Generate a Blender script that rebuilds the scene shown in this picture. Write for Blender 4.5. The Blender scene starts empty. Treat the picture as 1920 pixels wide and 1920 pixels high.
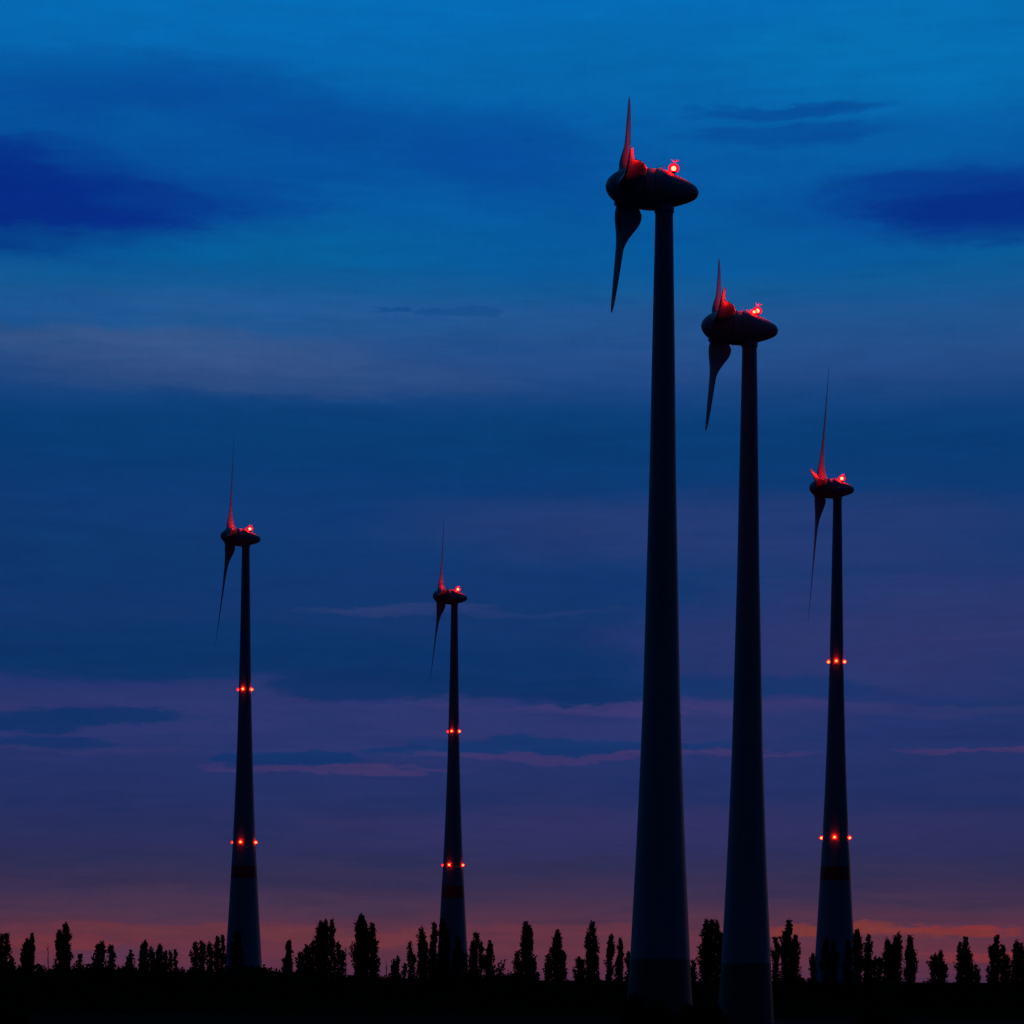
import bpy, math, random
import numpy as np
from mathutils import Matrix, Vector

scene = bpy.context.scene
R = math.radians

# ------------------------------------------------------------------ camera
F = 5000.0                       # focal length in pixels of a 1920 px wide frame
ROLL = R(0.32)                   # the camera was held very slightly crooked
CAM_Z = 9.0                      # eye height above the plain (it stands on a low rise)
HORIZON = 1835.0
cr, sr = math.cos(ROLL), math.sin(ROLL)
cam = bpy.data.cameras.new('camera')
cam_ob = bpy.data.objects.new('camera', cam)
scene.collection.objects.link(cam_ob)
cam.sensor_width = 36
cam.lens = F / 1920 * 36
cam.shift_y = (HORIZON - 960) / 1920
cam.clip_start = 0.5
cam.clip_end = 60000
cam_ob.matrix_world = Matrix(((cr, -sr, 0, 0), (0, 0, -1, 0), (sr, cr, 0, CAM_Z), (0, 0, 0, 1)))
scene.camera = cam_ob


def ray(px, py):
    u, v = px - 960, HORIZON - py
    return (u * cr - v * sr) / F, (u * sr + v * cr) / F


def at(px, py, Y):
    a, b = ray(px, py)
    return a * Y, b * Y + CAM_Z


def azel(px, py):
    a, b = ray(px, py)
    return math.degrees(math.atan2(a, 1)), math.degrees(math.atan2(b, math.hypot(a, 1)))


def lin(c):
    return tuple(((x / 255) / 12.92 if x / 255 <= .04045 else ((x / 255 + .055) / 1.055) ** 2.4) for x in c)


# ------------------------------------------------------------------ view
scene.render.engine = 'CYCLES'
scene.view_settings.view_transform = 'Standard'
scene.view_settings.look = 'None'
scene.view_settings.exposure = 0
scene.view_settings.gamma = 1
scene.view_settings.use_curve_mapping = False
scene.cycles.sample_clamp_indirect = 3.0
scene.cycles.max_bounces = 5
scene.cycles.transparent_max_bounces = 12

# ------------------------------------------------------------------ sky (dusk)
world = bpy.data.worlds.new('World')
scene.world = world
world.use_nodes = True
nt = world.node_tree
nt.nodes.clear()
N, L = nt.nodes, nt.links


def node(t, **kw):
    n = N.new(t)
    for k, v in kw.items():
        setattr(n, k, v)
    return n


def mth(op, a, b=None, c=None, clamp=False):
    n = node('ShaderNodeMath', operation=op)
    n.use_clamp = clamp
    for i, v in enumerate((a, b, c)):
        if v is None:
            continue
        if isinstance(v, (int, float)):
            n.inputs[i].default_value = v
        else:
            L.new(v, n.inputs[i])
    return n.outputs[0]


tc = node('ShaderNodeTexCoord')
sep = node('ShaderNodeSeparateXYZ')
L.new(tc.outputs['Generated'], sep.inputs[0])
az = mth('MULTIPLY', mth('ARCTAN2', sep.outputs[0], sep.outputs[1]), 57.29578)
el = mth('MULTIPLY', mth('ARCSINE', sep.outputs[2]), 57.29578)
ae = node('ShaderNodeCombineXYZ')
L.new(az, ae.inputs[0]); L.new(el, ae.inputs[1])


def noise(scale_az, scale_el, detail, seed, rough=.55):
    m = node('ShaderNodeVectorMath', operation='MULTIPLY_ADD')
    L.new(ae.outputs[0], m.inputs[0])
    m.inputs[1].default_value = (scale_az, scale_el, 1)
    m.inputs[2].default_value = (seed, seed * .37, seed * .11)
    n = node('ShaderNodeTexNoise')
    n.inputs['Scale'].default_value = 1
    n.inputs['Detail'].default_value = detail
    n.inputs['Roughness'].default_value = rough
    L.new(m.outputs[0], n.inputs['Vector'])
    return n


# the cloud outlines drift along streaky turbulence
w1 = noise(.35, 1.3, 5, 3.1)
w2 = noise(1.6, 6.5, 5, 11.7, .6)
wm = node('ShaderNodeVectorMath', operation='SUBTRACT'); wm.inputs[1].default_value = (.5, .5, .5)
L.new(w1.outputs['Color'], wm.inputs[0])
wa = node('ShaderNodeVectorMath', operation='MULTIPLY_ADD'); wa.inputs[1].default_value = (3.2, .7, 0)
L.new(wm.outputs[0], wa.inputs[0]); L.new(ae.outputs[0], wa.inputs[2])
wm2 = node('ShaderNodeVectorMath', operation='SUBTRACT'); wm2.inputs[1].default_value = (.5, .5, .5)
L.new(w2.outputs['Color'], wm2.inputs[0])
wb = node('ShaderNodeVectorMath', operation='MULTIPLY_ADD'); wb.inputs[1].default_value = (1.8, .26, 0)
L.new(wm2.outputs[0], wb.inputs[0]); L.new(wa.outputs[0], wb.inputs[2])
warp = wb.outputs[0]
wsep = node('ShaderNodeSeparateXYZ'); L.new(warp, wsep.inputs[0])
el_soft = mth('ADD', mth('MULTIPLY', el, .55), mth('MULTIPLY', wsep.outputs[1], .45))

GRAD = [(0, (0, 112, 188)), (120, (0, 105, 180)), (250, (0, 94, 167)), (400, (0, 89, 160)), (480, (0, 93, 154)),
        (540, (14, 88, 150)), (620, (34, 84, 142)), (690, (38, 74, 132)), (760, (10, 64, 124)), (840, (0, 57, 113)),
        (950, (12, 57, 116)), (1060, (16, 54, 111)), (1200, (12, 49, 104)), (1300, (32, 50, 107)),
        (1400, (32, 48, 104)), (1500, (32, 45, 98)), (1600, (38, 43, 86)), (1680, (56, 46, 77)),
        (1735, (86, 49, 70)), (1790, (104, 50, 64)), (1832, (84, 48, 74)), (1900, (60, 40, 66))]
EMAX = 24.0
ramp = node('ShaderNodeValToRGB')
cr_ = ramp.color_ramp
cr_.interpolation = 'B_SPLINE'
NIGHT = .018                      # night-sky blue that is added over everything further down


def skylin(c):
    r, g_, b = lin(c)
    return max(0, r - .0015), max(0, g_ - .0018), max(.01, b - NIGHT)


pts = [((azel(960, y)[1] + 1.5) / (EMAX + 1.5), skylin(c)) for y, c in GRAD]
pts.sort()
cr_.elements[0].position = pts[0][0]; cr_.elements[0].color = (*pts[0][1], 1)
cr_.elements[1].position = pts[-1][0]; cr_.elements[1].color = (*pts[-1][1], 1)
for p, c in pts[1:-1]:
    e = cr_.elements.new(p); e.color = (*c, 1)
L.new(mth('DIVIDE', mth('ADD', el_soft, 1.5), EMAX + 1.5), ramp.inputs[0])
col = ramp.outputs[0]

CLOUDS = [  # x, y, half width, half height (photo pixels), colour, opacity, softness
    (200, 150, 300, 45, (0, 80, 158), .6, 1),
    (60, 215, 150, 60, (0, 78, 158), .6, 1),
    (400, 205, 330, 60, (0, 74, 156), .6, 1),
    (640, 275, 260, 60, (0, 72, 154), .55, 1),
    (930, 290, 170, 75, (0, 72, 156), .6, 1),
    (1100, 340, 200, 60, (0, 76, 156), .4, 1),
    (1250, 120, 500, 70, (0, 104, 172), .5, 1),
    (1750, 90, 330, 100, (0, 118, 186), .6, 1),
    (350, 265, 160, 40, (0, 90, 160), .5, 1),
    (120, 370, 370, 95, (0, 62, 148), .6, 1),
    (60, 345, 260, 62, (0, 48, 140), .6, .95),
    (60, 395, 290, 62, (0, 38, 132), .8, .9),
    (0, 310, 110, 45, (0, 42, 137), .65, .9),
    (260, 395, 170, 38, (0, 44, 138), .5, 1),
    (440, 345, 130, 14, (0, 72, 150), .55, 1),
    (380, 380, 220, 26, (0, 66, 148), .45, 1),
    (20, 440, 170, 24, (0, 36, 128), .8, .8),
    (650, 470, 600, 30, (0, 98, 158), .6, 1),
    (1250, 470, 500, 50, (0, 84, 158), .5, 1),
    (1500, 204, 170, 11, (0, 74, 152), .75, .8),
    (1480, 250, 190, 17, (0, 76, 154), .7, .8),
    (1850, 375, 380, 62, (0, 60, 148), .6, 1),
    (1850, 372, 280, 44, (0, 50, 140), .6, .9),
    (1900, 398, 230, 48, (0, 40, 130), .7, .9),
    (1720, 345, 170, 18, (0, 60, 146), .6, .8),
    (80, 575, 170, 32, (0, 76, 142), .65, .8),
    (450, 585, 560, 40, (36, 92, 152), .6, 1),
    (330, 655, 330, 34, (60, 88, 138), .7, 1),
    (480, 702, 420, 30, (52, 80, 132), .6, 1),
    (500, 605, 200, 10, (24, 84, 142), .5, 1),
    (1250, 640, 700, 60, (34, 78, 140), .4, 1),
    (740, 576, 34, 6, (14, 74, 138), .7, .6), (820, 581, 30, 7, (16, 74, 138), .6, .6), (885, 580, 46, 9, (16, 74, 136), .6, .6),
    (780, 820, 760, 55, (0, 60, 114), .6, 1),
    (100, 1050, 420, 70, (8, 54, 108), .6, 1),
    (1400, 990, 560, 60, (46, 58, 114), .5, 1),
    (1750, 1190, 480, 90, (54, 54, 110), .55, 1),
    (1780, 1080, 420, 50, (40, 56, 112), .5, 1),
    (760, 1143, 150, 7, (48, 62, 113), .5, .9), (960, 1152, 190, 5, (42, 58, 111), .35, .9),
    (560, 1350, 900, 62, (48, 53, 110), .6, 1),
    (300, 1215, 760, 44, (2, 51, 104), .8, .8),
    (300, 1240, 440, 30, (2, 49, 101), .75, .6),
    (780, 1235, 380, 22, (6, 50, 103), .7, .7),
    (960, 1258, 290, 32, (6, 48, 102), .8, .5), (690, 1290, 190, 27, (0, 46, 98), .85, .45),
    (1090, 1296, 160, 26, (0, 46, 99), .9, .45), (860, 1285, 130, 20, (4, 47, 100), .7, .6), (1380, 1290, 230, 22, (12, 50, 106), .7, .6),
    (1850, 1325, 150, 14, (24, 50, 104), .6, .7),
    (1080, 1326, 260, 6, (68, 55, 109), .38, .95), (1420, 1328, 200, 7, (60, 54, 108), .3, 1), (1650, 1335, 300, 12, (56, 54, 108), .4, 1),
    (50, 1350, 130, 22, (4, 47, 101), .85, .5), (230, 1345, 140, 14, (8, 48, 102), .85, .5), (60, 1390, 150, 12, (12, 48, 102), .8, .5),
    (150, 1404, 200, 5, (60, 55, 107), .25, .9),
    (540, 1424, 100, 15, (8, 48, 103), .85, .5), (780, 1412, 140, 11, (12, 49, 104), .8, .5), (1060, 1400, 260, 13, (12, 50, 106), .85, .5),
    (1330, 1400, 120, 7, (18, 50, 106), .6, .6), (1790, 1400, 110, 8, (30, 50, 104), .5, .7),
    (640, 1442, 220, 7, (78, 55, 106), .42, .8), (1010, 1419, 280, 6, (76, 54, 107), .42, .9), (1330, 1413, 230, 4, (76, 54, 107), .4, .9),
    (1840, 1410, 150, 4.5, (80, 53, 104), .45, .9),
    (1200, 1560, 700, 40, (48, 48, 98), .5, 1),
    (400, 1700, 380, 30, (72, 52, 78), .4, 1),
    (1560, 1744, 170, 10, (132, 56, 48), .7, .7), (1720, 1752, 90, 8, (124, 52, 52), .6, .7),
    (1830, 1742, 100, 10, (132, 50, 48), .75, .6), (1890, 1800, 120, 12, (138, 52, 54), .6, .8),
    (60, 1766, 120, 12, (118, 50, 60), .6, .8), (300, 1742, 260, 14, (108, 52, 62), .6, .8),
    (220, 1788, 90, 14, (80, 54, 82), .6, .8), (680, 1754, 200, 14, (116, 54, 60), .55, .8), (1020, 1742, 220, 14, (104, 50, 64), .5, .8),
]
D2P = F * math.pi / 180
for (x, y, hw, hh, c, op, soft) in CLOUDS:
    a0, e0 = azel(x, y)
    ka, ke = D2P / hw, D2P / hh
    m = node('ShaderNodeVectorMath', operation='MULTIPLY_ADD')
    L.new(warp, m.inputs[0]); m.inputs[1].default_value = (ka, ke, 0); m.inputs[2].default_value = (-a0 * ka, -e0 * ke, 0)
    d = node('ShaderNodeVectorMath', operation='DOT_PRODUCT')
    L.new(m.outputs[0], d.inputs[0]); L.new(m.outputs[0], d.inputs[1])
    r = node('ShaderNodeMapRange', interpolation_type='SMOOTHSTEP')
    r.inputs['From Min'].default_value = 1 + 1.1 * soft; r.inputs['From Max'].default_value = 1 - soft
    r.inputs['To Min'].default_value = 0; r.inputs['To Max'].default_value = op
    L.new(d.outputs['Value'], r.inputs['Value'])
    mx = node('ShaderNodeMix', data_type='RGBA')
    L.new(r.outputs[0], mx.inputs[0]); L.new(col, mx.inputs[6]); mx.inputs[7].default_value = (*skylin(c), 1)
    col = mx.outputs[2]

# thin wisps: dusky blue ones and faintly lit pinkish ones, over the whole sky
for (sa, se, seed, lo, hi, tint, amt) in ((.30, 2.4, 51.0, .50, .66, (.62, .90, .95, 1), .55), (.22, 4.6, 63.0, .55, .66, (1.4, 1.03, 1.0, 1), .36),
                                          (.9, 7.5, 75.0, .52, .70, (.70, .93, .97, 1), .40)):
    wn = noise(sa, se, 7, seed, .58)
    r = node('ShaderNodeMapRange', interpolation_type='SMOOTHSTEP')
    r.inputs['From Min'].default_value = lo; r.inputs['From Max'].default_value = hi
    r.inputs['To Max'].default_value = amt
    L.new(wn.outputs['Fac'], r.inputs['Value'])
    mx = node('ShaderNodeMix', data_type='RGBA', blend_type='MULTIPLY')
    L.new(r.outputs[0], mx.inputs[0]); L.new(col, mx.inputs[6]); mx.inputs[7].default_value = tint
    col = mx.outputs[2]

# faint streaky unevenness over the whole sky
n3 = noise(.5, 3.2, 6, 27.0, .6)
n4 = noise(9, 3, 3, 41.0, .6)
br = mth('ADD', mth('MULTIPLY', n3.outputs['Fac'], .30), mth('MULTIPLY', n4.outputs['Fac'], .10))
br = mth('ADD', br, .80)
# dusk light fades with the angle from the afterglow: the sky behind the camera is already night
fall = mth('EXPONENT', mth('MULTIPLY', mth('SUBTRACT', sep.outputs[1], .97), 2.0))
sc_ = node('ShaderNodeVectorMath', operation='SCALE')
L.new(col, sc_.inputs[0]); L.new(mth('MULTIPLY', br, fall), sc_.inputs['Scale'])
bg = node('ShaderNodeBackground'); bg.inputs['Strength'].default_value = 1.0
L.new(sc_.outputs[0], bg.inputs['Color'])
# physical sky with the sun just under the horizon, very weak, added underneath
SUN_EL, SUN_AZ = R(-4), R(14)
sky = node('ShaderNodeTexSky', sky_type='NISHITA')
sky.sun_disc = False
sky.sun_elevation = SUN_EL
sky.sun_rotation = SUN_AZ
bg2 = node('ShaderNodeBackground'); bg2.inputs['Strength'].default_value = 0.015
L.new(sky.outputs[0], bg2.inputs['Color'])
# the deep blue of the night sky itself, the same in every direction
bg3 = node('ShaderNodeBackground'); bg3.inputs['Color'].default_value = (.05, .08, 1, 1); bg3.inputs['Strength'].default_value = NIGHT
add0 = node('ShaderNodeAddShader')
L.new(bg2.outputs[0], add0.inputs[0]); L.new(bg3.outputs[0], add0.inputs[1])
add = node('ShaderNodeAddShader')
L.new(bg.outputs[0], add.inputs[0]); L.new(add0.outputs[0], add.inputs[1])
out = node('ShaderNodeOutputWorld')
L.new(add.outputs[0], out.inputs['Surface'])

# afterglow from below the horizon, behind and right of the turbines
sun = bpy.data.lights.new('sun', 'SUN')
sun.energy = 0.03
sun.angle = R(12)
sun.color = (1, .45, .3)
sun_ob = bpy.data.objects.new('sun', sun)
scene.collection.objects.link(sun_ob)
sdir = Vector((math.sin(R(38)), math.cos(R(38)), math.sin(R(3))))
sun_ob.rotation_euler = sdir.to_track_quat('Z', 'Y').to_euler()

# ------------------------------------------------------------------ helpers
COL = scene.collection


def mesh_np(name, verts, faces, mat, parent=None, smooth=False, loc=None):
    me = bpy.data.meshes.new(name)
    if isinstance(faces, np.ndarray):
        n, k = faces.shape
        me.vertices.add(len(verts)); me.vertices.foreach_set('co', np.asarray(verts, np.float32).ravel())
        me.loops.add(n * k); me.loops.foreach_set('vertex_index', faces.astype(np.int32).ravel())
        me.polygons.add(n); me.polygons.foreach_set('loop_start', np.arange(0, n * k, k, dtype=np.int32))
        me.update(calc_edges=True)
    else:
        me.from_pydata([tuple(v) for v in verts], [], faces)
    if smooth:
        me.polygons.foreach_set('use_smooth', [True] * len(me.polygons))
    me.materials.append(mat)
    o = bpy.data.objects.new(name, me)
    COL.objects.link(o)
    if parent:
        o.parent = parent
    if loc:
        o.location = loc
    return o


def empty(name, loc, rz, label, cat, group=None):
    o = bpy.data.objects.new(name, None)
    COL.objects.link(o)
    o.empty_display_size = 2
    o.location = loc
    o.rotation_euler = (0, 0, rz)
    o['label'] = label; o['category'] = cat
    if group:
        o['group'] = group
    return o


def lathe(rings, seg=40, cap=True):
    """rings: (position along z, radius)"""
    v, f = [], []
    for z, r in rings:
        for i in range(seg):
            a = 2 * math.pi * i / seg
            v.append((r * math.cos(a), r * math.sin(a), z))
    for k in range(len(rings) - 1):
        for i in range(seg):
            j = (i + 1) % seg
            f.append((k * seg + i, k * seg + j, (k + 1) * seg + j, (k + 1) * seg + i))
    if cap:
        b = len(v)                                   # the caps have their own corners, so side normals stay true
        v += v[:seg] + v[(len(rings) - 1) * seg:len(rings) * seg]
        f.append(tuple(b + i for i in reversed(range(seg))))
        f.append(tuple(b + seg + i for i in range(seg)))
    return v, f


def box(cx, cy, cz, sx, sy, sz, v, f):
    b = len(v)
    for dx in (-1, 1):
        for dy in (-1, 1):
            for dz in (-1, 1):
                v.append((cx + dx * sx / 2, cy + dy * sy / 2, cz + dz * sz / 2))
    for q in ((0, 1, 3, 2), (4, 6, 7, 5), (0, 4, 5, 1), (2, 3, 7, 6), (0, 2, 6, 4), (1, 5, 7, 3)):
        f.append(tuple(b + i for i in q))


def tube(p0, p1, r0, r1, v, f, seg=6):
    p0, p1 = Vector(p0), Vector(p1)
    d = (p1 - p0).normalized()
    a = d.orthogonal().normalized(); b = d.cross(a)
    s = len(v)
    for p, r in ((p0, r0), (p1, r1)):
        for i in range(seg):
            t = 2 * math.pi * i / seg
            v.append(tuple(p + a * (r * math.cos(t)) + b * (r * math.sin(t))))
    for i in range(seg):
        j = (i + 1) % seg
        f.append((s + i, s + j, s + seg + j, s + seg + i))
    f.append(tuple(s + i for i in reversed(range(seg))))
    f.append(tuple(s + seg + i for i in range(seg)))


# ------------------------------------------------------------------ materials
def material(name, base, rough=.6, var=.25, scale=(1, 1, 1), bump=0.0, bscale=4.0, spec=.5):
    m = bpy.data.materials.new(name)
    m.use_nodes = True
    t = m.node_tree
    b = t.nodes['Principled BSDF']
    b.inputs['Roughness'].default_value = rough
    b.inputs['Specular IOR Level'].default_value = spec
    c = t.nodes.new('ShaderNodeTexCoord')
    mp = t.nodes.new('ShaderNodeMapping'); mp.inputs['Scale'].default_value = scale
    n = t.nodes.new('ShaderNodeTexNoise'); n.inputs['Scale'].default_value = 1; n.inputs['Detail'].default_value = 6
    mr = t.nodes.new('ShaderNodeMapRange')
    mr.inputs['From Min'].default_value = .3; mr.inputs['From Max'].default_value = .7
    mr.inputs['To Min'].default_value = 1 - var; mr.inputs['To Max'].default_value = 1 + var
    sc = t.nodes.new('ShaderNodeVectorMath'); sc.operation = 'SCALE'; sc.inputs[0].default_value = base
    t.links.new(c.outputs['Object'], mp.inputs[0]); t.links.new(mp.outputs[0], n.inputs['Vector'])
    t.links.new(n.outputs['Fac'], mr.inputs[0]); t.links.new(mr.outputs[0], sc.inputs['Scale'])
    t.links.new(sc.outputs[0], b.inputs['Base Color'])
    if bump:
        n2 = t.nodes.new('ShaderNodeTexNoise'); n2.inputs['Scale'].default_value = bscale; n2.inputs['Detail'].default_value = 4
        bp = t.nodes.new('ShaderNodeBump'); bp.inputs['Strength'].default_value = bump
        t.links.new(c.outputs['Object'], n2.inputs['Vector']); t.links.new(n2.outputs['Fac'], bp.inputs['Height'])
        t.links.new(bp.outputs[0], b.inputs['Normal'])
    return m


def emitter(name, colour, strength):
    m = bpy.data.materials.new(name)
    m.use_nodes = True
    t = m.node_tree
    t.nodes.clear()
    e = t.nodes.new('ShaderNodeEmission'); e.inputs[0].default_value = (*colour, 1); e.inputs[1].default_value = strength
    o = t.nodes.new('ShaderNodeOutputMaterial'); t.links.new(e.outputs[0], o.inputs[0])
    return m


def glow_glass(name, colour, strength, through):
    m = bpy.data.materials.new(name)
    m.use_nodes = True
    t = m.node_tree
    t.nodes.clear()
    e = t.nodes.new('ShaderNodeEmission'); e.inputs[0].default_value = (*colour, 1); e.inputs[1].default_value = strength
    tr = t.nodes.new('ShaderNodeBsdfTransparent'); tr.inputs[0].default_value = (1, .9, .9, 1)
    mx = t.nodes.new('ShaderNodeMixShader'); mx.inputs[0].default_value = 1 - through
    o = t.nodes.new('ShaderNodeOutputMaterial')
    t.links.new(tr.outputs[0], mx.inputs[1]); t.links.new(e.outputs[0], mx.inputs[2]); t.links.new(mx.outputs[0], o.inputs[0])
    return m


M_TOWER = material('painted_concrete', (.23, .24, .26), .55, .10, (.25, .25, .04), .05, .6)
M_GREEN = material('green_painted_concrete', (.055, .085, .05), .6, .15, (.25, .25, .08), .05, .6)
M_RED = material('red_band_paint', (.62, .012, .014), .55, .12, (.3, .3, .1))
M_SHELL = material('nacelle_paint', (.32, .33, .34), .45, .08, (.4, .4, .4))
M_BLADE = material('blade_gelcoat', (.36, .37, .38), .4, .06, (.2, .2, .2))
M_STEEL = material('galvanised_steel', (.22, .22, .23), .5, .15)
M_DARK = material('dark_steel', (.06, .06, .065), .5, .15)
M_CORE = emitter('lamp_core', (1.0, .0032, .0016), 1100)
M_CORE2 = emitter('lamp_core_small', (1.0, .016, .004), 200)
M_CORE3 = emitter('lamp_core_turned_away', (1.0, .012, .004), 45)
M_GLARE = glow_glass('red_glare_glass', (1.0, .0, .008), 1.15, .30)  # oversized domes emit red themselves, standing in for the lamps' glare
M_LEAF = material('poplar_leaves', (.03, .04, .02), .85, .4, (.5, .5, .5), spec=.05)
M_SHRUB = material('shrub_leaves', (.02, .026, .012), .9, .4, (.3, .3, .3), spec=0)
M_BARK = material('bark', (.07, .06, .05), .9, .3, (2, 2, .4), .4, 6)
M_FIELD = material('field_soil_and_grass', (.022, .022, .014), 1.0, .45, (.02, .02, .02), spec=0.0)

# ------------------------------------------------------------------ ground
rng = np.random.default_rng(5)


def ground_z(x, y):
    d = math.hypot(x, y)
    h = 7.3 * math.exp(-(d / 75.0) ** 2)
    return h + (0.0 if d < 30 else .35 * math.sin(x * .013 + 1) * math.sin(y * .011))


radii = [0] + [2 * 1.16 ** k for k in range(62)]
SEG = 96
gv, gf = [(0, 0, ground_z(0, 0))], []
for r in radii[1:]:
    for i in range(SEG):
        a = 2 * math.pi * i / SEG
        x, y = r * math.cos(a), r * math.sin(a)
        gv.append((x, y, ground_z(x, y) if r < 3000 else 0.0))
for i in range(SEG):
    gf.append((0, 1 + i, 1 + (i + 1) % SEG))
for k in range(len(radii) - 2):
    for i in range(SEG):
        j = (i + 1) % SEG
        a, b = 1 + k * SEG, 1 + (k + 1) * SEG
        gf.append((a + i, b + i, b + j, a + j))
g = mesh_np('ground', gv, gf, M_FIELD, smooth=True)
g['kind'] = 'structure'

# ------------------------------------------------------------------ wind turbines
SC = .01812                                   # metres per unit of the nacelle profile below
PROF = [(0, 1), (2, 14), (6, 28), (12, 44), (20, 58), (32, 74), (45, 88), (65, 105), (85, 118), (115, 131), (150, 145),
        (200, 157), (260, 163), (310, 166), (330, 166), (395, 166), (420, 166), (450, 165), (475, 162), (500, 156),
        (530, 146), (565, 132), (595, 121), (640, 104), (670, 92), (695, 80), (718, 68), (735, 57), (750, 43), (760, 28), (765, 14), (767, 1)]
TOWER_S = 484
TILT = R(4.5)
PITCH_S = 152
TALL = [(0, 14.2), (6, 13.4), (15, 12.4), (28, 10.8), (36, 9.9), (41.2, 9.35), (46, 8.85), (54, 8.0), (66, 6.9), (80, 5.85), (94, 5.0), (108, 4.3), (132, 3.45), (157.3, 2.68)]
SHORT = [(0, 10.3), (4, 9.85), (8, 9.35), (12.0, 8.9), (20, 8.1), (28, 7.3), (35.5, 6.65), (44, 6.0), (51, 5.5), (67, 4.75), (83, 4.0), (103, 3.35), (122.7, 2.64)]


def prof_r(s):
    for (a, ra), (b, rb) in zip(PROF, PROF[1:]):
        if a <= s <= b:
            return ra + (rb - ra) * (s - a) / (b - a)


def interp(tab, z):
    for (a, ra), (b, rb) in zip(tab, tab[1:]):
        if a <= z <= b:
            return ra + (rb - ra) * (z - a) / (b - a)
    return tab[-1][1]


def shell_part(s0, s1, inset=0.0):
    """slice of the egg between two stations, nose towards -x, axis through the tower head"""
    st = [s0] + [p[0] for p in PROF if s0 < p[0] < s1] + [s1]
    rings = [(s, prof_r(s)) for s in st]
    if s0 > 0:
        rings = [(s0, prof_r(s0) - 8)] + rings
    if s1 < 767:
        rings = rings + [(s1, prof_r(s1) - 8)]
    v, f = lathe([((s - TOWER_S) * SC, (r - inset) * SC) for s, r in rings], 56)
    v = [(z, x, y) for x, y, z in v]
    # the shell is a little flatter below than above towards the tail
    w = []
    for x, y, z in v:
        s = x / SC + TOWER_S
        if z < 0 and s > 420:
            z *= .96
        w.append((x, y, z))
    return w, f


def blade_mesh(length, flip):
    """blade along +z from the hub axis; -x is the upwind side, root twisted nearly across the rotor"""
    st = [2.0, 2.5, 3.2, 4.0, 5.0, 6.2, 7.6, 9.2, 11, 13.5, 17, 21, 26, 31, 36, 41, 45, 47.2, 48.3, 48.8]
    chord = [2.6, 3.3, 3.9, 4.1, 4.1, 3.9, 3.5, 3.1, 2.7, 2.4, 2.2, 2.0, 1.8, 1.6, 1.35, 1.1, .8, .5, .25, .05]
    ang = [70, 68, 65, 60, 54, 47, 40, 34, 29, 24, 20, 17, 14, 11, 9, 7, 6, 6, 6, 6]
    th = [.55, .42, .34, .3, .27, .24, .22, .20, .19, .18, .17, .16, .15, .15, .14, .14, .14, .14, .14, .14]
    k = length / 48.8
    v, f = [], []
    n = 16
    for r, c, a, t in zip(st, chord, ang, th):
        rr = 2.0 + (length - 2.0) * ((r - 2.0) / 46.8) ** (1.0 if length > 30 else .66)
        if length < 30:
            a = max(a, 24); c *= 1.12
        a = R(a)
        for i in range(n):
            u = 2 * math.pi * i / n
            x = .5 + .5 * math.cos(u)                       # 0 leading, 1 trailing
            yt = t * c * .5 * math.sin(u) * (1.25 - .8 * x)
            ca = (x - .24) * c
            ax = ca * math.sin(a) + yt * math.cos(a)
            tg = (ca * math.cos(a) - yt * math.sin(a)) * flip
            bend = -.0004 * max(0, rr - 6) ** 2
            v.append((ax + bend, tg, rr))
    for q in range(len(st) - 1):
        for i in range(n):
            j = (i + 1) % n
            fc = (q * n + i, q * n + j, (q + 1) * n + j, (q + 1) * n + i)
            f.append(fc)
    f.append(tuple(reversed(range(n))))
    f.append(tuple(range((len(st) - 1) * n, len(st) * n)))
    return v, f


_ball = {}


def ball(r, sub=10):
    rings = []
    for i in range(sub + 1):
        a = -math.pi / 2 + math.pi * i / sub
        rings.append((r * math.sin(a), max(1e-3, r * math.cos(a))))
    return lathe(rings, 14)


def beacon(root, tiltm, s, h, side, size, strong=True):
    """obstruction light on the nacelle roof: foot, lamp and red glass dome"""
    roof = prof_r(s / SC) * SC
    y = side
    zr = math.sqrt(max(.1, roof * roof - y * y))
    x = s - TOWER_S * SC
    v, f = [], []
    tube((x, y, zr - .15), (x, y, h - size * 1.5), .09, .09, v, f, 8)
    tube((x, y, h - size * 1.5), (x, y, h - size * 1.2), size * 1.3, size * 1.3, v, f, 14)
    tube((x - .5, y, zr - .1), (x, y, h - size * 1.7), .05, .05, v, f, 6)
    tube((x + .4, y, zr - .3), (x, y, h - size * 1.7), .05, .05, v, f, 6)
    st = mesh_np('beacon_light', v, f, M_STEEL, root); st.matrix_local = tiltm
    v, f = ball(size)
    c = mesh_np('lamp', [(a + x, b + y, d + h) for a, b, d in v], f, M_CORE if strong else M_CORE2, st, True)
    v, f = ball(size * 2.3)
    d_ = mesh_np('glare_dome', [(a + x, b + y, max(d * .9, -size * 1.15) + h) for a, b, d in v], f, M_GLARE, st, True)


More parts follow.
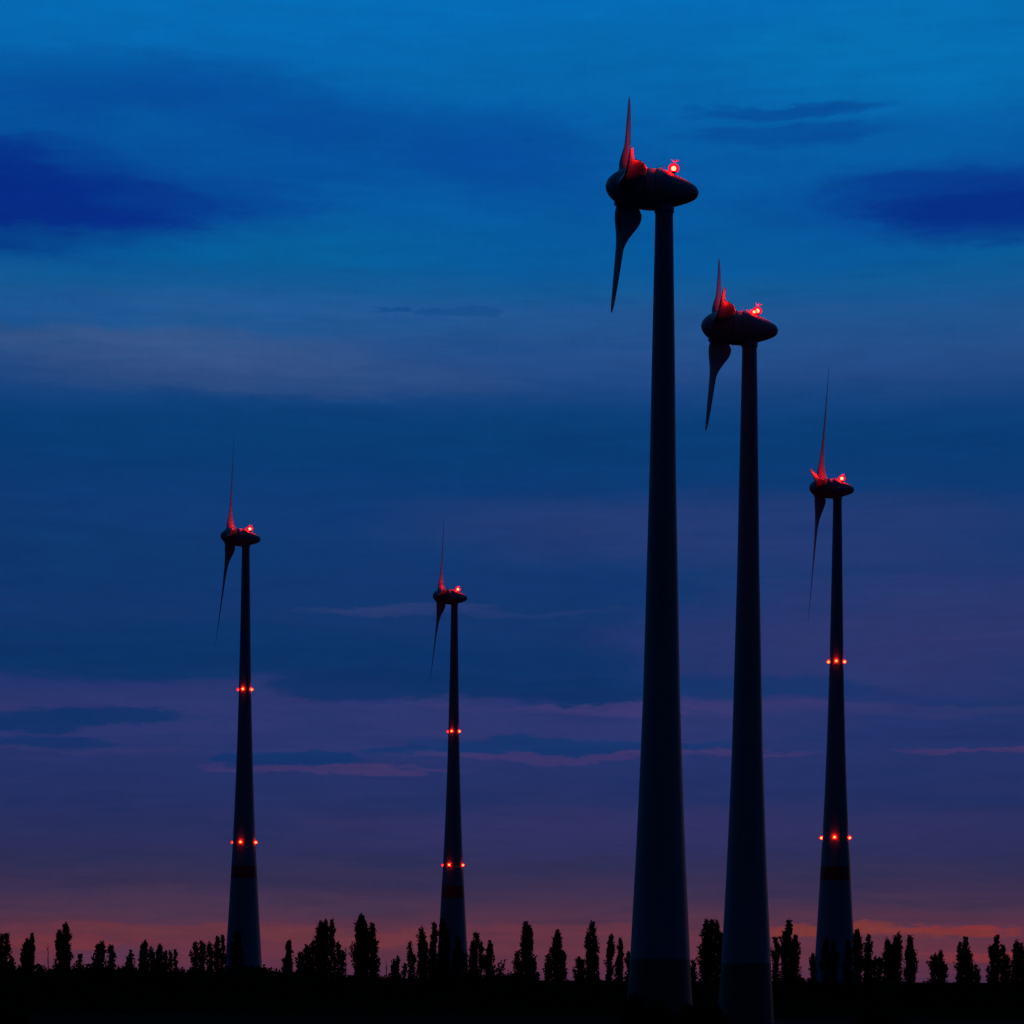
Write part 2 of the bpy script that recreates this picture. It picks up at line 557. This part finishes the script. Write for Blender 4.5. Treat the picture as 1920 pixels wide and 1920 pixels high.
def turbine(tx, hub_y, hub_z, tab, yaw, phase, length, label, rings=None, second=.1, flip=1, away=False):
    """tx = x of the tower top in the photo, hub_y = height of the shaft in the photo at the tower"""
    v0 = HORIZON - hub_y
    Y = F * (hub_z - CAM_Z) / ((tx - 960) * sr + v0 * cr)
    X, _ = at(tx, hub_y, Y)
    azim = math.atan2(X, Y)
    root = empty('wind_turbine', (X, Y, 0), yaw - azim, label, 'wind turbine', 'wind turbines standing behind the poplars' if rings else 'wind turbines standing in the field')
    # tower in sections
    if rings:
        cuts = [(0, rings[4], 'tower_base', M_TOWER), (rings[4], rings[5], 'red_band', M_RED), (rings[5], 157.3, 'tower', M_TOWER)]
    else:
        cuts = [(0, 12, 'tower_base', M_GREEN), (12, 122.7, 'tower', M_TOWER)]
    for z0, z1, nm, mt in cuts:
        zs = sorted({z0, z1} | {t[0] for t in tab if z0 < t[0] < z1})
        rr = []
        for i, z in enumerate(zs):
            rr.append((z - (0.0 if i < len(zs) - 1 or z == zs[0] else .012), interp(tab, z) / 2))
        v, f = lathe(rr, 72)
        o = mesh_np(nm, v, f, mt, root, True)
        o.data.polygons[-1].use_smooth = False; o.data.polygons[-2].use_smooth = False
    # flange rings between the tower segments
    top = tab[-1][0]
    for z in ([60, 75, 90, 120, 138] if rings else [24, 48, 72, 98]):
        r = interp(tab, z) / 2
        v, f = lathe([(z - .07, r - .02), (z - .05, r + .018), (z + .05, r + .018), (z + .07, r - .02)], 72)
        mesh_np('segment_joint', v, f, M_TOWER, root, True)
    # door and stairs at the foot, on the side away from the wind
    rb = interp(tab, 1.5) / 2
    v, f = [], []
    box(rb - .05, -rb * .0, 2.6, .25, 1.1, 2.2, v, f)
    mesh_np('door', v, f, M_DARK, root)
    v, f = [], []
    for k in range(7):
        box(rb + .9 + .28 * k, 0, 1.45 - .2 * k, .28, 1.2, .05, v, f)
    box(rb + .45, 0, 1.48, .7, 1.3, .06, v, f)
    mesh_np('stairs', v, f, M_STEEL, root)
    # yaw collar
    r = interp(tab, top) / 2
    v, f = lathe([(top, r + .1), (top + .1, r + .16), (top + 1.9, r + .16), (top + 2.0, r + .1)], 56)
    mesh_np('yaw_collar', v, f, M_SHELL, root, False)
    # nacelle group, tilted nose up
    tiltm = Matrix.Translation((0, 0, hub_z)) @ Matrix.Rotation(TILT, 4, 'Y')
    for nm, a, b in (('spinner', 0, 308), ('generator_ring', 312, 394), ('nacelle', 398, 767)):
        v, f = shell_part(a, b, 0 if nm != 'generator_ring' else -1.5)
        o = mesh_np(nm, v, f, M_SHELL, root, True); o.matrix_local = tiltm
        o.data.polygons[-1].use_smooth = False; o.data.polygons[-2].use_smooth = False
    v, f = shell_part(300, 470, 10)
    o = mesh_np('main_frame', v, f, M_DARK, root, True); o.matrix_local = tiltm
    # roof hatch, handrail, mast with wind vane and cup anemometer
    v, f = [], []
    x0 = (430 - TOWER_S) * SC
    box(x0, 0, 166 * SC + .03, 1.0, .9, .14, v, f)
    o = mesh_np('roof_hatch', v, f, M_SHELL, root); o.matrix_local = tiltm
    for sgn in (-1, 1):
        v, f = [], []
        ends = []
        for st_ in (405, 440, 475, 508):
            rr_ = prof_r(st_) * SC
            xx = (st_ - TOWER_S) * SC
            zz = math.sqrt(rr_ ** 2 - .8 ** 2)
            tube((xx, sgn * .8, zz - .05), (xx, sgn * .8, zz + .42), .03, .03, v, f, 5)
            ends.append((xx, sgn * .8, zz + .42))
        for p_, q_ in zip(ends, ends[1:]):
            tube(p_, q_, .03, .03, v, f, 5)
        o = mesh_np('handrail', v, f, M_STEEL, root); o.matrix_local = tiltm
    v, f = [], []
    xm = (547 - TOWER_S) * SC
    tube((xm, 0, 2.3), (xm, 0, 4.75), .085, .05, v, f, 8)
    tube((xm - .35, 0, 4.45), (xm + .35, 0, 4.45), .03, .03, v, f, 6)
    tube((xm - .35, 0, 4.45), (xm - .35, 0, 4.72), .05, .09, v, f, 6)
    tube((xm + .35, 0, 4.45), (xm + .35, 0, 4.68), .05, .05, v, f, 6)
    box(xm + .5, 0, 4.62, .34, .02, .16, v, f)
    o = mesh_np('sensor_mast', v, f, M_STEEL, root); o.matrix_local = tiltm
    # blades
    hub = Matrix.Translation(((PITCH_S - TOWER_S) * SC, 0, 0))
    for k in range(3):
        v, f = blade_mesh(length, flip)
        o = mesh_np('blade', v, f, M_BLADE, root, True)
        a = phase + k * 2 * math.pi / 3
        o.matrix_local = tiltm @ hub @ Matrix.Rotation(-a, 4, 'X')
        vv, ff = lathe([(2.0, 1.22), (2.62, 1.22), (2.74, 1.16)], 32)
        c = mesh_np('root_collar', vv, ff, M_SHELL, o, True)
    # beacons
    beacon(root, tiltm, 9.85, 3.22, -.55, .37 if not rings else .50)
    beacon(root, tiltm, 9.28, 2.92, .75 if second < .2 else -.95, second, second > .2)
    # rings of small obstruction lights round the tower
    if rings:
        for z, off in ((rings[2], rings[0]), (rings[3], rings[1])):
            r = interp(tab, z) / 2
            for k in range(4):
                a = off - azim * 0 + k * math.pi / 2 - (yaw - azim)
                dx, dy = math.sin(a), -math.cos(a)
                v, f = [], []
                tube((dx * (r - .1), dy * (r - .1), z - .45), (dx * (r + .3), dy * (r + .3), z - .45), .08, .08, v, f, 6)
                tube((dx * (r + .3), dy * (r + .3), z - .5), (dx * (r + .3), dy * (r + .3), z - .38), .2, .2, v, f, 12)
                st = mesh_np('tower_light', v, f, M_STEEL, root)
                bv, bf = ball(.36, 8)
                mesh_np('lamp', [(p + dx * (r + .3), q + dy * (r + .3), w + z) for p, q, w in bv], bf, M_CORE3 if (dx < -.85 and away) else M_CORE2, st, True)
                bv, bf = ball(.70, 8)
                mesh_np('glare_dome', [(p + dx * (r + .3), q + dy * (r + .3), max(w, -.35) + z) for p, q, w in bv], bf, M_GLARE, st, True)  # red halo round the lamp, built as a glowing dome
    return root


PH = R(28)
turbine(1245.6, 357.5, 126.0, SHORT, R(4.0), R(29), 19,
        'largest and nearest wind turbine, plain dark tower, reaching highest in the picture', second=.09)
turbine(1405.6, 617, 126.0, SHORT, R(4.2), R(36), 19,
        'second largest wind turbine, plain tower, two bright red beacons side by side', second=.27)
turbine(1570.3, 917, 160.6, TALL, R(-1.2), R(26), 48,
        'far right wind turbine with red band and two rings of red tower lights', rings=(R(-9), R(-11), 107.3, 53.0, 39.7, 44.2), second=.12)
turbine(461.0, 1009, 160.6, TALL, R(3.0), R(25), 43,
        'far left wind turbine with red band and two rings of red tower lights', rings=(R(-13), R(-12), 108.3, 55.5, 43.0, 47.4), second=.12, away=True)
turbine(852.2, 1120, 160.6, TALL, R(2.4), R(27), 40,
        'smallest, most distant wind turbine, left of centre, with red band and tower lights', rings=(R(-20), R(-20), 107.2, 54.0, 41.0, 45.7), second=.12, away=True)

# ------------------------------------------------------------------ foliage
def leaves_to_mesh(P, size, rg, elong=1.5):
    """one small quad (two folded triangles' worth) per leaf cluster, random orientation"""
    n = len(P)
    a = rg.normal(size=(n, 3)); a[:, 2] += .8
    a /= np.linalg.norm(a, axis=1)[:, None]
    b = rg.normal(size=(n, 3))
    b -= (b * a).sum(1)[:, None] * a
    b /= np.linalg.norm(b, axis=1)[:, None]
    s = (size * rg.uniform(.6, 1.35, n))[:, None]
    V = np.empty((n, 4, 3))
    V[:, 0] = P - a * s * elong * .5
    V[:, 1] = P + b * s * .5
    V[:, 2] = P + a * s * elong * .5
    V[:, 3] = P - b * s * .5
    return V.reshape(-1, 3), np.arange(n * 4).reshape(n, 4)


def lobe_points(cx, top, hw, bottom, dens, rg, depth=None):
    """leaf positions of one upright poplar stem: steep ascending twigs full of leaves"""
    H = top - bottom
    nb = int(max(14, H * (2.6 + hw * 2.7)))
    t = rg.uniform(0, 1, nb) ** .8
    az_ = rg.uniform(0, 2 * math.pi, nb)
    env = np.clip(1 - t ** 8, 0, 1) ** .55 * (.52 + .48 * np.sin(np.pi * np.clip((t - .1) * .82, 0, 1))) * .92
    env *= 1 + .36 * np.sin(t * rg.uniform(9, 15) + rg.uniform(0, 6) + np.sin(az_) * 1.6) * (t < .93)
    rad = hw * env * np.sqrt(rg.uniform(.12, 1, nb))
    ln = np.minimum(1.2 + hw * .9, 3.2) * rg.uniform(.6, 1.2, nb) * (1.1 - .45 * t)
    m = int(max(9, 18 * dens))
    u = rg.uniform(-.15, 1, (nb, m))
    z = bottom + t[:, None] * H * .985 - ln[:, None] * (1 - u) * .9
    rr = rad[:, None] * (.55 + .45 * u)
    x = cx + rr * np.cos(az_)[:, None] + rg.normal(0, .13 + .05 * hw, (nb, m))
    y = rr * np.sin(az_)[:, None] + rg.normal(0, .13 + .05 * hw, (nb, m))
    P = np.stack([x, y, z + rg.normal(0, .2, (nb, m))], -1).reshape(-1, 3)
    return P[P[:, 2] > bottom - .5]


def poplar(label, lobes, dens=1.0, bottom=None, seed=0, Y=None, name='poplar_tree', cat='tree'):
    rg = np.random.default_rng(1000 + seed)
    if Y is None:
        Y = 668 + 74 * rg.uniform()
    xs = [at(x, (HORIZON + top) / 2, Y)[0] for x, top, hw in lobes]
    X = float(np.mean(xs))
    root = empty(name, (X, Y, ground_z(X, Y)), 0, label, cat, 'poplars and trees along the far treeline')
    pts, tv, tf = [], [], []
    hmax = 0
    for (x, top, hw) in lobes:
        wx, wz = at(x, top, Y)
        bx = at(x, HORIZON, Y)[0]
        hwm = 1.42 * hw * Y / F
        H = wz - .15
        hmax = max(hmax, H)
        lb = H * .12 if bottom is None else at(x, bottom, Y)[1]
        pts.append(lobe_points(wx - X, H, hwm, max(1.2, lb), dens, rg))
        # stem of this lobe with a few limbs
        base = Vector((0 if len(lobes) > 1 else wx - X, 0, 0))
        tip = Vector((wx - X, 0, H * .93))
        fork = base.lerp(Vector((wx - X, 0, H * .22)), 1)
        tube(base, fork, .32 + hwm * .05, .22, tv, tf, 7)
        tube(fork, tip, .22, .04, tv, tf, 6)
        for q in range(7):
            h = rg.uniform(.2, .8)
            a = rg.uniform(0, 6.28)
            p = fork.lerp(tip, h)
            e = p + Vector((math.cos(a) * hwm * .6, math.sin(a) * hwm * .6, 2.2 + rg.uniform(0, 1.2)))
            tube(p, e, .07, .02, tv, tf, 4)
    P = np.concatenate(pts)
    V, Fc = leaves_to_mesh(P, .42, rg)
    mesh_np('crown', V, Fc, M_LEAF, root)
    mesh_np('trunk', tv, tf, M_BARK, root, False)
    return root


def bare_tree(label, x, top, seed, Y=700):
    rg = random.Random(seed)
    wx, wz = at(x, top, Y)
    root = empty('bare_tree', (wx, Y, 0), 0, label, 'tree', 'poplars and trees along the far treeline')
    v, f = [], []
    tube((0, 0, 0), (.1, 0, wz * .6), .2, .13, v, f)
    tube((.1, 0, wz * .6), (0, 0, wz), .13, .04, v, f)
    mesh_np('trunk', v, f, M_BARK, root)
    v, f = [], []
    for k in range(16):
        h = wz * rg.uniform(.45, .95)
        a = rg.uniform(0, 6.28); ln = rg.uniform(.5, 1.5)
        tube((.05, 0, h), (math.cos(a) * ln * .45, math.sin(a) * ln * .45, h + ln), .06, .02, v, f, 4)
    mesh_np('branches', v, f, M_BARK, root)
    return root


TREES = [
    ('twin-topped poplar cut by the left edge of the picture', [(2, 1745, 9), (12.5, 1743, 8), (22, 1787, 6)], 1),
    ('broad poplar with its right stem higher, second tree from the left edge', [(46, 1764, 8), (52, 1756, 7), (59.5, 1746, 6)], 1),
    ('tall dense twin poplar, tallest of the trees left of the far left turbine', [(110.5, 1740, 7.5), (123.5, 1726, 8), (127, 1762, 7)], 1.2),
    ('small lone poplar just right of the tall twin poplar', [(149.5, 1784, 6.5)], .8),
    ('rounded full poplar, left one of a close pair in the left third', [(184, 1768, 8), (190, 1760, 9)], .9),
    ('slimmer poplar, right one of a close pair in the left third', [(208.5, 1767, 7.5)], .9),
    ('thin small poplar rising from the low dark mound in the left third', [(246, 1776, 4), (239.5, 1789, 3)], .6),
    ('dense poplar standing at the right end of the low mound', [(268, 1766, 6), (272, 1757.5, 7)], 1.1),
    ('wispy slender poplar with two thin tops beside a dense poplar', [(283, 1770, 4), (288.5, 1780, 3.6)], .6),
    ('double poplar with a rounded left top and lower right top', [(297, 1774, 6), (300.5, 1767, 6), (310, 1777, 5)], .8),
    ('sparse see-through pair of thin poplar stems with sky between them', [(320, 1779, 3.6), (329, 1773, 4)], .42),
    ('wide poplar with two even tops, first of the cluster left of the far left turbine', [(366, 1762, 9), (378, 1759, 8)], .8),
    ('narrow poplar in the middle of the cluster left of the far left turbine', [(393, 1762, 6)], .8),
    ('poplar touching the left edge of the far left turbine tower', [(408, 1752, 7), (418, 1749, 5)], .85),
    ('oval poplar silhouetted against the base of the far left turbine', [(445, 1740, 10), (443, 1765, 11)], 1.2),
    ('lone slim poplar right of the far left turbine with empty sky on both sides', [(541.5, 1761, 7), (538, 1785, 8)], 1),
    ('low sloping tree forming the left shoulder of a tall poplar group', [(563, 1781, 7), (576, 1769, 9), (588, 1760, 9)], .9),
    ('tall broad poplar in the middle of the group between the two left turbines', [(602, 1724, 9), (611, 1723, 6), (598, 1748, 10)], 1.15),
    ('tall very narrow poplar close right of the broad one in its group', [(622.5, 1722, 6)], 1.1),
    ('shorter loose tree with two tops at the right end of the tall group', [(635, 1766, 7), (643, 1777, 6)], .7),
    ('tallest thickest poplar of the whole treeline, between the two left turbines', [(678, 1711, 11), (674, 1730, 11), (684, 1726, 9)], 1.2),
    ('tall pointed poplar leaning against the right side of the thickest poplar', [(698, 1728, 8), (702, 1770, 8)], 1),
    ('small rounded twin tree in the gap right of the tallest poplars', [(738.5, 1793, 5), (746, 1790.5, 5.5)], .7),
    ('thin ragged poplar with a low bush at its foot, left of a taller lacy poplar', [(769, 1761.5, 5), (775, 1790, 5), (759, 1803, 5)], .65),
    ('lacy poplar with a small side stem, left of the middle turbine', [(790, 1736, 8), (793, 1748, 7), (799, 1761, 4)], .62),
    ('narrow dense poplar just left of the most distant turbine', [(814, 1728, 7), (810, 1770, 7)], 1.1),
    ('tall poplar overlapping the left edge of the most distant turbine tower', [(830, 1721, 9), (836, 1748, 8)], 1.2),
    ('short poplar silhouetted inside the base of the most distant turbine', [(859, 1756, 6), (854, 1778, 7)], 1.1),
    ('low poplar at the right edge of the most distant turbine tower', [(872, 1786, 6)], .9),
    ('tall lacy poplar right of the most distant turbine', [(893, 1745, 8), (886, 1765, 7), (902, 1765, 5)], .75),
    ('poplar with even round top right of the lacy poplar, beside the leaning shrub', [(918, 1762, 8), (915, 1782, 9)], .9),
    ('big lone poplar standing near the picture centre with stepped sides', [(986, 1727, 10), (992, 1732, 9), (970, 1781, 8), (999, 1795, 7), (1008, 1822, 6)], 1.1),
    ('medium pointed poplar midway between the centre poplar and its right neighbour', [(1046, 1743, 9), (1041, 1757, 9), (1028, 1787, 7), (1055, 1782, 7)], .9),
    ('low bushy tree at the left foot of the lacy tall poplar', [(1085, 1793, 8), (1091, 1800, 6)], .9),
    ('tall poplar with open lacy left side, left of the nearest turbine', [(1111, 1726, 9), (1104, 1745, 8), (1116, 1750, 7)], .75),
    ('slender poplar, left one of the two thin ones beside the nearest turbine', [(1145.5, 1749, 6), (1141, 1780, 5)], .8),
    ('slender poplar, right one of the two thin ones beside the nearest turbine', [(1163, 1757, 6), (1159, 1795, 5)], .85),
    ('poplar mostly hidden behind the left edge of the nearest tower', [(1179, 1784, 6)], .9),
    ('small narrow poplar against the right edge of the nearest tower', [(1299, 1797, 6)], .9),
    ('wide many-topped poplar between the two nearest towers', [(1325, 1723, 9), (1334, 1722, 8), (1344, 1723, 8), (1352, 1747, 6), (1322, 1760, 12)], 1.0),
    ('slim poplar at the right edge of the second largest turbine tower', [(1454.5, 1752, 7)], .95),
    ('broad high-crowned poplar between the second largest and far right turbines', [(1479, 1723, 9), (1472, 1740, 9), (1491.5, 1750, 8), (1488, 1775, 10)], 1.0),
    ('dark low tree at the left edge of the far right tower', [(1524.5, 1787, 6)], .9),
    ('left of two poplars silhouetted inside the base of the far right turbine', [(1548.5, 1757, 7)], 1.1),
    ('right of two poplars silhouetted inside the base of the far right turbine', [(1562.5, 1765, 6)], 1.0),
    ('tall poplar crossing the right edge of the far right tower', [(1591, 1761, 7), (1607.5, 1739, 9), (1611, 1752, 7)], 1.0),
    ('thin poplar standing right of the one that crosses the far right tower', [(1629, 1749, 6.5), (1624, 1790, 8)], .8),
    ('low rounded tree between the thin poplar and the double peaked one', [(1641, 1790, 8), (1650, 1792, 6)], .8),
    ('double peaked wide poplar in the middle of the right-hand trees', [(1664.5, 1757, 9), (1683, 1745, 9), (1673, 1770, 13)], 1.1),
    ('tidy spindle shaped poplar right of the double peaked one', [(1706, 1752.5, 9), (1708, 1765, 10)], 1.1),
    ('short wide tree with a small spike on top, standing alone at right', [(1753, 1788, 11), (1764, 1780, 5), (1767, 1795, 10)], 1.0),
    ('stepped poplar falling away to the right, third tree from the right edge', [(1810, 1753, 8), (1800, 1765, 7), (1817, 1778, 9), (1830, 1807, 7)], 1.1),
    ('tall poplar with a thin side spire, second from the right edge', [(1869, 1750, 8), (1860, 1768, 8), (1881, 1769, 4), (1887, 1788, 8)], 1.1),
    ('round topped poplar cut by the right edge of the picture', [(1906, 1761, 9), (1917, 1765, 9)], 1.1),
]
for i, (lab, lobes, dens) in enumerate(TREES):
    poplar(lab, lobes, dens, seed=i)

bare_tree('dead bare stem between the second tree and the tall twin poplar at left', 90, 1765, 3)
bare_tree('short thin bare stem on the low mound in the left third', 252.5, 1796, 4)
bare_tree('bare leaning stem at the right end of the tall group', 648, 1775, 5)
bare_tree('very thin bare stem alone in the gap right of the tallest poplar', 724.5, 1801, 6)
bare_tree('dry stem beside the right foot of the tall lacy poplar near the nearest turbine', 1122.5, 1787, 7)

# branching shrub whose limb leans out to the right, right of the small turbine
rg = np.random.default_rng(77)
Ys = 690
x0, z0 = at(918, 1835, Ys)
root = empty('leaning_tree', (x0, Ys, 0), 0, 'low tree with one limb leaning out to the right, right of the most distant turbine', 'tree', 'poplars and trees along the far treeline')
tv, tf, P = [], [], []
for (px, py, w) in ((947, 1798, .30), (938, 1801, .4), (943, 1815, .5), (955, 1822, .6), (930, 1812, .8), (962, 1826, .5), (924, 1806, .8)):
    wx, wz = at(px, py, Ys)
    p0, p1 = Vector((0, 0, 3)), Vector((wx - x0, rg.uniform(-1, 1), wz))
    tube(p0, p1, .12, .03, tv, tf, 5)
    for q in range(150):
        u = rg.uniform(.35, 1.0)
        P.append(tuple(p0.lerp(p1, u) + Vector(rg.normal(0, w * .7, 3)) + Vector((0, 0, -abs(rg.normal(0, .5))))))
V, Fc = leaves_to_mesh(np.array(P), .4, rg)
mesh_np('crown', V, Fc, M_LEAF, root)
tube((0, 0, 0), (0, 0, 3.2), .25, .15, tv, tf, 7)
mesh_np('trunk', tv, tf, M_BARK, root)

# continuous scrub under the poplars: nobody could count it
HEDGE = [(-1400, 1806), (0, 1809), (110, 1809), (205, 1808), (228, 1803), (252, 1805), (262, 1812), (400, 1813), (470, 1808), (490, 1804), (505, 1811), (540, 1815), (600, 1824),
         (700, 1826), (780, 1828), (850, 1829), (900, 1826), (945, 1824), (970, 1830), (1010, 1836), (1100, 1836), (1180, 1838),
         (1300, 1838), (1440, 1836), (1500, 1832), (1512, 1834), (1540, 1838), (1640, 1838), (1740, 1840), (1920, 1838), (3300, 1834)]
hx = np.array([h[0] for h in HEDGE], float); hy = np.array([h[1] for h in HEDGE], float)
rg = np.random.default_rng(9)
pts = []
n = 150000
px = np.where(rg.uniform(size=n) < .8, rg.uniform(-60, 1980, n), rg.uniform(-1400, 3300, n))
topy = np.interp(px, hx, hy)
bump = (np.sin(px * .19) * 1.6 + np.sin(px * .53 + 2) * 1.3 + np.sin(px * 1.31 + 1) * 1.2 + np.sin(px * .047) * 2 + 2.6 * np.maximum(0, np.sin(px * .087 + 1.3 * np.sin(px * .021))) ** 3)
Yd = rg.uniform(640, 760, n)
topz = CAM_Z + (HORIZON - topy - 1.5 + bump + (px - 960) * sr) * cr / F * 700
k = rg.uniform(0, 1, n) ** .6
dome = np.sqrt(np.clip(1 - ((Yd - 700) / 62) ** 2, 0, 1))
clump = 1 - .14 * np.abs(np.sin(px * .33 + Yd * .31) * np.sin(px * .11 - Yd * .17))
P = np.stack([(px - 960) / F * Yd, Yd, np.maximum(.2, topz * (.55 + .45 * dome) * clump * k)], -1)
V, Fc = leaves_to_mesh(P, .62, rg, 1.3)
# inner mass that closes the scrub: a solid ridge added to block light
nx = 420
pxs = np.linspace(-1400, 3300, nx)
tops = np.interp(pxs, hx, hy)
rv, rf = [], []
prof = [(-52, 0), (-40, .55), (-15, .82), (0, .86), (15, .82), (40, .55), (52, 0)]
for i in range(nx):
    h = CAM_Z + (HORIZON - tops[i] - 6 + (pxs[i] - 960) * sr) / F * 700
    for dy, hh in prof:
        Yr = 700 + dy
        jit = 1 + .07 * math.sin(i * 1.7 + dy) + .05 * math.sin(i * .61 + dy * .3)
        rv.append(((pxs[i] - 960) / F * Yr, Yr, h * hh * jit - (0 if hh else .3)))
m_ = len(prof)
rf = [(i * m_ + j, (i + 1) * m_ + j, (i + 1) * m_ + j + 1, i * m_ + j + 1) for i in range(nx - 1) for j in range(m_ - 1)]
allv = np.concatenate([V, np.array(rv)]); off = len(V)
allf = np.concatenate([Fc, np.array(rf) + off])
o = mesh_np('scrub', allv, allf, M_SHRUB)
o['kind'] = 'stuff'; o['label'] = 'continuous dark scrub along the foot of the poplars'; o['category'] = 'scrub'

# nearer shrubs in front of the two big towers
def shrub(label, px_, py_, Y, hw, seed):
    rg = np.random.default_rng(seed)
    x, z = at(px_, py_, Y)
    w = hw * Y / F
    root = empty('shrub', (x, Y, 0), 0, label, 'shrub', 'dark shrubs at the foot of the near towers')
    nc = 60
    c = np.stack([rg.normal(0, w * .45, nc), rg.normal(0, w * .45, nc), rg.uniform(.1, .95, nc) * z], -1)
    c[:, 0] = np.clip(c[:, 0], -w, w)
    c[:, 2] *= np.clip(1 - (c[:, 0] / (w * 1.25)) ** 2, .2, 1)
    P = (c[:, None, :] + rg.normal(0, .42, (nc, 55, 3))).reshape(-1, 3)
    P = P[P[:, 2] > .05]
    V, Fc = leaves_to_mesh(P, .3, rg)
    mesh_np('foliage', V, Fc, M_SHRUB, root)
    tv, tf = [], []
    for k in range(12):
        tube((rg.normal(0, .25), rg.normal(0, .25), 0), tuple(c[k]), .07, .02, tv, tf, 5)
    mesh_np('stems', tv, tf, M_BARK, root)


shrub('dark bush covering the left foot of the nearest tower', 1190, 1866, 340, 45, 1)
shrub('low dark bush in front of the middle of the nearest tower', 1232, 1884, 335, 40, 2)
shrub('dark bush covering the right foot of the nearest tower', 1286, 1884, 345, 30, 3)
shrub('low dark bush between the feet of the two nearest towers', 1335, 1892, 350, 40, 4)
shrub('dark bush in the field at the bottom left corner', 20, 1893, 380, 60, 5)
shrub('dark bush in the field at the lower right', 1640, 1898, 390, 60, 6)
